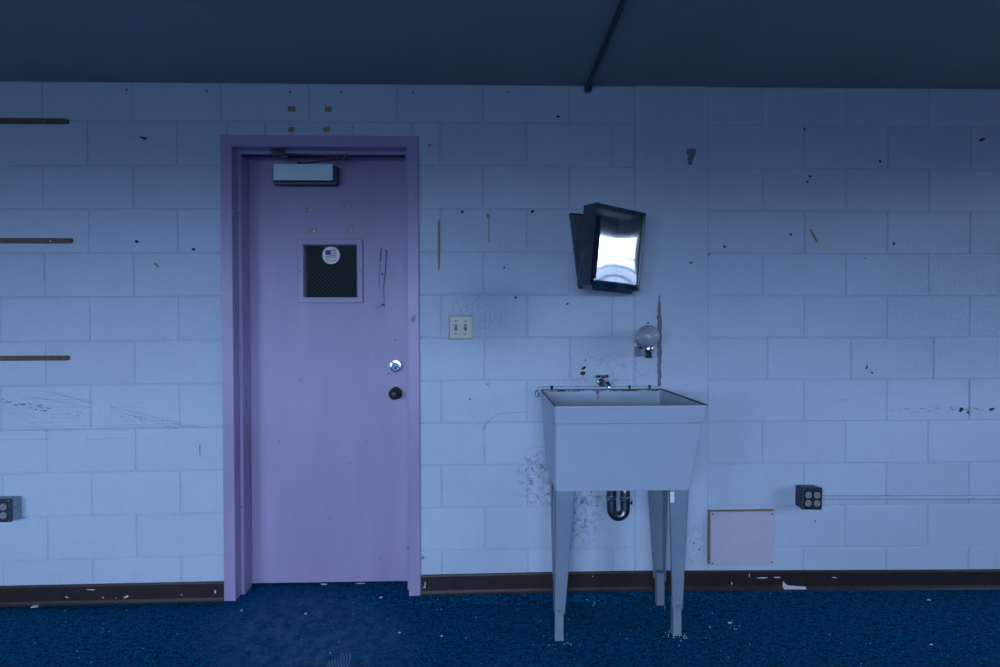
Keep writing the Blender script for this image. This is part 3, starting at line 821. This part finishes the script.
# side flange of the back box
def strip(bm, a, b_, t, y0, y1):
    d = Vector((b_[0]-a[0], 0, b_[1]-a[1])).normalized(); nrm = Vector((-d.z, 0, d.x))*t
    p = [Vector((a[0], y0, a[1])), Vector((b_[0], y0, b_[1]))]
    hexa(bm, [p[0], p[1], p[1]-nrm, p[0]-nrm], [v+Vector((0, y1-y0, 0)) for v in (p[0], p[1], p[1]-nrm, p[0]-nrm)])
strip(bm, BK[3], BK[0], -.002, -.004, -.045); strip(bm, BK[0], BK[1], -.002, -.004, -.045); strip(bm, BK[2], BK[3], -.002, -.004, -.030)
obj('back_case', bm, simple('dark back case', (.09, .11, .14), .5, .9), root)  # back case in its own dark metal
def camrot(a, b_, c_): return Matrix.Rotation(a, 4, 'Z') @ Matrix.Rotation(b_, 4, 'X') @ Matrix.Rotation(c_, 4, 'Y')
CM = Matrix.Translation((2.771, -.104, 1.626)) @ camrot(.496, .07, .056)
W, Hh, D = .287, .352, .089
# cover shell: sides, top, bottom + bulged front, open at the back
bm = bmesh.new()
nx, nz = 22, 26
mx, mz = .024, .022
def front_y(u, v):           # u, v in 0..1 ; raised field with a soft bulge
    x = (u-.5)*W; z = (v-.5)*Hh
    e = min((W/2-abs(x))/mx, (Hh/2-abs(z))/mz, 1)
    e = max(e, 0); e = e*e*(3-2*e)
    bul = .0042*(1-(2*u-1)**2)*(1-(2*v-1)**2)
    return -D - .004*e - bul
us = sorted(set([0, .02, .045, .07, .095, .905, .93, .955, .98, 1] + [i/nx for i in range(2, nx-1)]))
vs_ = sorted(set([0, .015, .035, .055, .075, .925, .945, .965, .985, 1] + [i/nz for i in range(2, nz-1)]))
G = [[bm.verts.new(((u-.5)*W, front_y(u, v), (v-.5)*Hh)) for v in vs_] for u in us]
for i in range(len(us)-1):
    for j in range(len(vs_)-1): bm.faces.new((G[i][j], G[i+1][j], G[i+1][j+1], G[i][j+1]))
bk = {}
def back(v):
    if v not in bk: bk[v] = bm.verts.new((v.co.x, 0, v.co.z))
    return bk[v]
edge = [G[i][0] for i in range(len(us))] + [G[-1][j] for j in range(1, len(vs_))] + [G[i][-1] for i in range(len(us)-2, -1, -1)] + [G[0][j] for j in range(len(vs_)-2, 0, -1)]
for a, c_ in zip(edge, edge[1:]+edge[:1]): bm.faces.new((a, c_, back(c_), back(a))).material_index = 1
bmesh.ops.solidify(bm, geom=list(bm.faces), thickness=.0012)
bmesh.ops.transform(bm, matrix=CM, verts=bm.verts)
cv = tag(obj('cover', bm, (M_chromep, M_side), root, smooth=True, ang=28), 'polished chrome cover')
for o_ in (cv,): pass
bm = bmesh.new(); bx(bm, -.088, -.085, front_y(.2, .45)-.0008, front_y(.2, .45)+.001, -.045, .020)
bmesh.ops.transform(bm, matrix=CM, verts=bm.verts); obj('sight_slot', bm, M_black, cv)
bm = bmesh.new(); lathe(bm, [(.006, 0), (.006, .003), (0, .0035)], 14, facing((-.125, front_y(.06, .06), -.150)))
bmesh.ops.transform(bm, matrix=CM, verts=bm.verts); obj('lock', bm, M_chromed, cv)
bm = bmesh.new()      # lower tray lip
hexa(bm, [(-.125, -.010, -.176), (.125, -.010, -.176), (.125, -.080, -.176), (-.125, -.080, -.176)], [(-.115, -.015, -.190), (.115, -.015, -.190), (.112, -.070, -.194), (-.112, -.070, -.194)])
bmesh.ops.transform(bm, matrix=CM, verts=bm.verts); tag(obj('tray_lip', bm, M_chromed, root, smooth=True), 'dark lower tray lip')

# ------------------------------------------------------------------ soap dispenser (glass globe)
gx, gy, gz = 2.977, -.070, 1.230
root = empty('soap_dispenser', (gx, 0, gz-.1), 'small cloudy glass globe soap dispenser on chrome bracket above sink', 'soap dispenser')
bm = bmesh.new()
prof = [(0, .052)]
for k in range(1, 16):
    a = PI*k/16; prof.append((.052*math.sin(a), .052*math.cos(a)))
prof = [p for p in prof if p[1] > -.046] + [(.020, -.050), (.019, -.056)]
inner = [(max(r-.003, 0), z*.94) for r, z in prof][::-1]
lathe(bm, prof+[(.0, -.056)], 36, Matrix.Translation((gx, gy, gz)))
obj('glass_globe', bm, M_bowl, root, smooth=True, ang=60)
bm = bmesh.new(); lathe(bm, [(0, -.052), (.026, -.052), (.027, -.060), (.026, -.068), (.018, -.074), (.015, -.088), (.020, -.092), (.018, -.100), (.006, -.104), (0, -.104)], 28, Matrix.Translation((gx+.002, gy, gz)))
obj('valve', bm, M_tap, root, smooth=True)
bm = bmesh.new(); bx(bm, gx-.046, gx-.010, -.010, .0006, gz-.098, gz-.018, .004, 2)
hexa(bm, [(gx-.044, -.009, gz-.092), (gx-.014, -.009, gz-.092), (gx-.014, -.009, gz-.050), (gx-.044, -.009, gz-.050)], [(gx-.036, -.075, gz-.086), (gx-.010, -.075, gz-.086), (gx-.010, -.075, gz-.060), (gx-.036, -.075, gz-.060)])
tag(obj('wall_bracket', bm, M_side, root, smooth=True), 'dark chrome bracket')

# ------------------------------------------------------------------ utility sink
SX0, SX1, SY0, SY1, SZ = 2.4804, 3.0570, -.0265, -.5515, .978
BX0, BX1, BY0, BY1, BZ = 2.497, 3.041, -.075, -.432, .624
root = empty('utility_sink', (2.766, -.27, 0), 'grey freestanding laundry tub sink on four tapered legs', 'sink')
def rect(x0, x1, y0, y1, z, r, n=5):
    """rounded rectangle, counter-clockwise seen from above (y0 = back, y1 = front)"""
    pts = []
    for cx, cy, a0 in ((x1-r, y0-r, 0), (x0+r, y0-r, PI/2), (x0+r, y1+r, PI), (x1-r, y1+r, 1.5*PI)):
        for k in range(n+1):
            a = a0+PI/2*k/n; pts.append((cx+r*math.cos(a), cy+r*math.sin(a), z))
    return pts
def lerp_rect(t, inset=0, z=None, r=.02):
    # t=0 at rim, 1 at bottom
    f = lambda a, b_: a+(b_-a)*t
    return rect(f(SX0, BX0)+inset, f(SX1, BX1)-inset, f(SY0, BY0)-inset, f(SY1, BY1)+inset, f(SZ, BZ) if z is None else z, r)
bm = bmesh.new()
lip = .070/(SZ-BZ)
rings = [lerp_rect(1, .030, BZ, .03), lerp_rect(1, .004, BZ, .022), lerp_rect(.985, .0015, None, .016), lerp_rect(lip+.012, .004, None, .012), lerp_rect(lip+.003, .005, None, .012), lerp_rect(lip+.001, .013, None, .012), lerp_rect(lip-.003, .013, None, .012), lerp_rect(lip-.005, 0, None, .012), lerp_rect(.012, 0, None, .012), lerp_rect(0, .0025, SZ, .011),
         lerp_rect(0, .013, SZ, .010), lerp_rect(.02, .016, None, .012), lerp_rect(.5, .016, None, .03), lerp_rect(.92, .018, None, .045), lerp_rect(1, .045, BZ+.012, .05), lerp_rect(1, .14, BZ+.008, .03)]
RV = [[bm.verts.new(p) for p in r] for r in rings]
for a, c_ in zip(RV, RV[1:]):
    for i in range(len(a)): bm.faces.new((a[i], a[(i+1) % len(a)], c_[(i+1) % len(a)], c_[i]))
bm.faces.new(RV[0][::-1]); bm.faces.new(RV[-1])
tub = obj('tub', bm, M_tub, root, smooth=True, ang=25)
# dirty rim strips (back and right side, left short), purple soap drip, mounting rail
bm = bmesh.new()
bx(bm, SX0+.004, SX1-.002, SY0-.0105, SY0-.001, SZ-.001, SZ+.0035)
bx(bm, SX1-.0115, SX1-.001, SY1+.006, SY0-.0105, SZ-.001, SZ+.0035)
bx(bm, SX0+.001, SX0+.006, SY1+.010, SY0-.0105, SZ-.001, SZ+.0015)
tag(obj('rim_grime', bm, M_rimdirt, tub), 'dark crusted rim edge')
bm = bmesh.new()
for i in range(34):
    x = random.uniform(SX0+.02, SX1-.02); w = random.uniform(.006, .04)
    fleck(bm, x, SZ-.004, w, random.uniform(.004, .012), SY0-.0150, .0014)
tag(obj('rim_stain', bm, simple('grey drip stain', (.20, .22, .25), .7, nscale=90, namt=.4), tub), kind='stuff')
bm = bmesh.new(); fleck(bm, 2.748, SZ-.012, .018, .024, SY0-.0165, .0018, jit=.15); line(bm, 2.749, SZ-.02, 2.7495, SZ-.075, .0035, SY0-.021)
tag(obj('soap_drip', bm, M_purple, tub), 'purple dried soap drip')
bm = bmesh.new(); bx(bm, 2.472, 3.052, -.0255, .0006, .962, .9925, .002, 1)
ml = tag(obj('mounting_rail', bm, M_tub, root), 'narrow pale rail along the wall behind the tub')
for x, s_ in ((2.535, .009), (2.903, .007), (2.998, .008)):
    bm = bmesh.new(); lathe(bm, [(s_, 0), (s_*.9, .003), (s_*.6, .005), (0, .005)], 12, facing((x, -.0225, .9925), (0, 0, 1)))
    lathe(bm, [(s_*.8, 0), (s_*.6, .004), (0, .004)], 12, facing((x, -.0255, .987))); obj('bolt', bm, M_dirt, ml)
bm = bmesh.new(); bx(bm, 2.458, 2.4715, -.03, .0006, .945, .975, .003, 1); obj('end_bracket', bm, M_side, ml)
# legs: folded sheet angles that taper towards the foot
def leg(sx, cx_t, cy_t, cx_b, cy_b, sy, label=None):
    """corner line from top to bottom, plates go inwards (sx, sy signs)"""
    bm = bmesh.new(); t = .0025; zt, zb = BZ+.004, .112
    wt, wb = .078, .043
    # front/back plate (in x)
    hexa(bm, [(cx_b, cy_b, zb), (cx_b+sx*wb, cy_b, zb), (cx_b+sx*wb, cy_b+sy*t, zb), (cx_b, cy_b+sy*t, zb)],
             [(cx_t, cy_t, zt), (cx_t+sx*wt, cy_t, zt), (cx_t+sx*wt, cy_t+sy*t, zt), (cx_t, cy_t+sy*t, zt)])
    # side plate (in y)
    hexa(bm, [(cx_b, cy_b, zb), (cx_b+sx*t, cy_b, zb), (cx_b+sx*t, cy_b+sy*wb, zb), (cx_b, cy_b+sy*wb, zb)],
             [(cx_t, cy_t, zt), (cx_t+sx*t, cy_t, zt), (cx_t+sx*t, cy_t+sy*wt, zt), (cx_t, cy_t+sy*wt, zt)])
    # stiffening return lips
    hexa(bm, [(cx_b+sx*wb, cy_b, zb), (cx_b+sx*(wb-t), cy_b, zb), (cx_b+sx*(wb-t), cy_b+sy*.008, zb), (cx_b+sx*wb, cy_b+sy*.008, zb)],
             [(cx_t+sx*wt, cy_t, zt), (cx_t+sx*(wt-t), cy_t, zt), (cx_t+sx*(wt-t), cy_t+sy*.008, zt), (cx_t+sx*wt, cy_t+sy*.008, zt)])
    lg = obj('leg', bm, M_leg, root)
    bm = bmesh.new()
    fx, fy = cx_b+sx*.0205, cy_b+sy*.0205; w = .0170
    bx(bm, fx-w, fx+w, fy-w, fy+w, .006, .150, .002, 1)
    bx(bm, fx-w-.0015, fx+w+.0015, fy-w-.0015, fy+w+.0015, 0, .010, .002, 1)
    ft = obj('foot', bm, M_leg, lg)
    if sy > 0:
        yf = fy-w
        bm = bmesh.new(); lathe(bm, [(.008, 0), (.0075, .003), (0, .004)], 14, facing((fx, cy_b, .128))) ; obj('foot_bolt', bm, M_steel, lg)
    return lg
leg(1, 2.500, -.428, 2.500, -.382, 1)
leg(-1, 3.031, -.428, 3.031, -.362, 1)
leg(-1, 3.044, -.078, 3.041, -.082, -1)
leg(1, 2.517, -.078, 2.530, -.082, -1)
bm = bmesh.new(); bx(bm, 2.955, 2.972, -.4305, -.4285, .575, .618, .001, 1); obj('leg_tag', bm, M_white, root)
# drain and trap
bm = bmesh.new()
dx, dy = 2.762, -.26
lathe(bm, [(.032, 0), (.032, .010), (.026, .016), (.026, .03)], 24, Matrix.Translation((dx, dy, BZ-.026)))
pts = [(dx, dy, BZ-.02), (dx, dy, .515)]
R = .029
for k in range(0, 13):
    a = PI+PI*k/12; pts.append((dx+R+R*math.cos(a), dy, .492+R*math.sin(a)))
pts += [(dx+2*R, dy, .52), (dx+2*R, dy, .565)]
for k in range(1, 9):
    a = PI/2*k/8; pts.append((dx+2*R, dy+.030*(1-math.cos(a)), .565+.030*math.sin(a)))
pts += [(dx+2*R, -.01, .595), (dx+2*R, .0006, .595)]
tube(bm, pts, .0205, 20)
tr = tag(obj('drain_trap', bm, M_chromed, root, smooth=True), 'dark chrome drain trap')
for c_, d in (((dx, dy, .535), (0, 0, 1)), ((dx+2*R, dy, .530), (0, 0, 1)), ((dx+2*R, -.018, .595), (0, 1, 0))):
    bm = bmesh.new(); lathe(bm, [(.0, 0), (.0235, 0), (.0245, .004), (.0245, .016), (.0225, .020), (0, .020)], 8 if d[2] else 24, facing(c_, d)); obj('slip_nut', bm, M_chrome, tr)
bm = bmesh.new(); bx(bm, dx+2*R+.018, dx+2*R+.030, dy-.012, dy+.004, .515, .532, .003, 2); obj('cleanout_ear', bm, M_chrome, tr)

# ------------------------------------------------------------------ faucet
fx = 2.770
root = empty('faucet', (fx, -.02, .993), 'small tarnished chrome tap with cross handle on the wall over the sink', 'faucet')
bm = bmesh.new(); fy = -.034
lathe(bm, [(0, 0), (.013, 0), (.014, .010), (.011, .014), (.013, .020), (.0135, .028), (.009, .032), (.0055, .036), (.0055, .046), (0, .046)], 24, Matrix.Translation((fx, fy, .993)))
tube(bm, [(fx, fy, 1.010), (fx, .0006, 1.010)], .0085, 16)
lathe(bm, [(.017, 0), (.016, .004), (.010, .006), (0, .006)], 24, facing((fx, .0004, 1.010)))
vb = tag(obj('valve_body', bm, M_chromed, root, smooth=True), 'dark tarnished valve body')
bm = bmesh.new(); tube(bm, [(fx+.004, fy, 1.006), (fx+.014, fy-.010, 1.012), (fx+.022, fy-.020, 1.012), (fx+.027, fy-.026, 1.002), (fx+.028, fy-.028, .990)], .007, 14, radii=[.007, .0075, .009, .009, .008])
obj('spout', bm, M_tap, root, smooth=True)
bm = bmesh.new()
lathe(bm, [(0, 0), (.008, 0), (.0095, .004), (.008, .010), (0, .012)], 20, Matrix.Translation((fx, fy, 1.036)))
for a in (.1, PI/2+.1, PI+.1, 1.5*PI+.1):
    d = Vector((math.cos(a), math.sin(a), 0)); p = Vector((fx, fy, 1.0415))
    tube(bm, [p+d*.004, p+d*.012, p+d*.020, p+d*.028, p+d*.031], .005, 12, radii=[.005, .0055, .0068, .0072, .004])
obj('cross_handle', bm, M_tap, root, smooth=True)

# ------------------------------------------------------------------ floor litter
bm = bmesh.new()
def crumb(x, y, s_, flat_=.5):
    n = random.choice((3, 4, 5)); a0 = random.uniform(0, 6)
    st_ = random.uniform(.5, 1)
    p = [(x+s_*math.cos(a0+2*PI*k/n)*random.uniform(.7, 1.2), y+s_*st_*math.sin(a0+2*PI*k/n)*random.uniform(.7, 1.2)) for k in range(n)]
    h = s_*flat_+floor_z(x, y)
    hexa(bm, [(a, b_, floor_z(x, y)-.0005) for a, b_ in p], [(a*1+ (x-a)*.3, b_+(y-b_)*.3, .0015+h) for a, b_ in p])
for i in range(150):
    crumb(random.uniform(-.3, 4.9), random.uniform(-.62, -.02), random.choice((.0010, .0014, .0020)))
for cx_, cy_, n_ in ((2.523, -.375, 14), (3.01, -.35, 26), (3.02, -.12, 10), (2.72, -.06, 8), (3.28, -.28, 6), (1.60, -.38, 4)):
    for i in range(n_): crumb(cx_+random.gauss(0, .03), cy_-.015+random.gauss(0, .022), random.choice((.0015, .002, .003)))
for x, y, s_ in ((.14, -.02, .022), (.10, -.24, .014), (1.86, -.30, .008), (3.27, -.27, .010), (3.17, -.30, .006), (4.28, -.11, .012), (4.0, -.45, .008), (1.12, -.10, .006), (1.42, -.14, .010), (2.02, -.12, .004), (2.04, -.33, .007), (1.73, -.02, .010)):
    crumb(x, y, s_, .15)
tag(obj('floor_litter', bm, M_paintchip), 'scattered pale crumbs and paint flakes lying on the blue carpet', 'litter', kind='stuff')
# curved pale scrape marks pressed in the carpet
bm = bmesh.new()
for k in range(8):
    r0 = .030+.012*k; pr = None
    for i in range(9):
        a = -.5+1.15*i/8
        p = Vector((1.60+r0*math.cos(a)*.9, -.50+r0*math.sin(a)*1.15, 0)); w = .0022*math.sin(PI*(i+.5)/9.5)+.0004
        if pr:
            q0, w0 = pr; d = (p-q0).normalized(); s_ = Vector((-d.y, d.x, 0))
            hexa(bm, [q0-s_*w0, p-s_*w, p+s_*w, q0+s_*w0], [v+Vector((0, 0, .0012)) for v in (q0-s_*w0, p-s_*w, p+s_*w, q0+s_*w0)])
        pr = (p, w)
tag(obj('scrape_mark', bm, simple('pale scrape', (.13, .24, .38), .8, nscale=120, namt=.5), FLOOR), 'pale curved scrape marks')

# ------------------------------------------------------------------ sky through the windows
w = bpy.data.worlds.new('overcast blue sky'); S.world = w; w.use_nodes = True
N, L = w.node_tree.nodes, w.node_tree.links
tc = N.new('ShaderNodeTexCoord'); sp = N.new('ShaderNodeSeparateXYZ'); L.new(tc.outputs['Generated'], sp.inputs[0])
mr = N.new('ShaderNodeMapRange'); mr.inputs['From Min'].default_value = -1; mr.inputs['From Max'].default_value = 1
L.new(sp.outputs['Z'], mr.inputs['Value'])
rp = N.new('ShaderNodeValToRGB'); L.new(mr.outputs[0], rp.inputs[0])
e = rp.color_ramp.elements
e[0].position = .0; e[0].color = (.044, .060, .092, 1)
e[1].position = 1; e[1].color = (.49, .65, 1, 1)
for p_, c_ in ((.485, (.064, .088, .135, 1)), (.515, (.42, .56, .86, 1)), (.60, (.51, .68, 1.0, 1))):
    x = e.new(p_); x.color = c_
L.new(rp.outputs[0], N['Background'].inputs['Color']); N['Background'].inputs['Strength'].default_value = 6.0

# ------------------------------------------------------------------ camera
cam = bpy.data.cameras.new('camera'); co = bpy.data.objects.new('camera', cam); COL.objects.link(co)
cam.sensor_width = 36; cam.lens = 532.3647*36/1000; cam.clip_start = .02
M = camrot(-.025, -.0107, .0034).to_3x3()
right, fwd, up = M.col[0], M.col[1], M.col[2]
co.matrix_world = Matrix.Translation((2.230, -2.5177, 1.271)) @ Matrix((right, up, -fwd)).transposed().to_4x4()
S.camera = co

vs = S.view_settings
vs.view_transform = 'Standard'; vs.look = 'None'; vs.gamma = 1; vs.use_curve_mapping = False
vs.exposure = 1.82
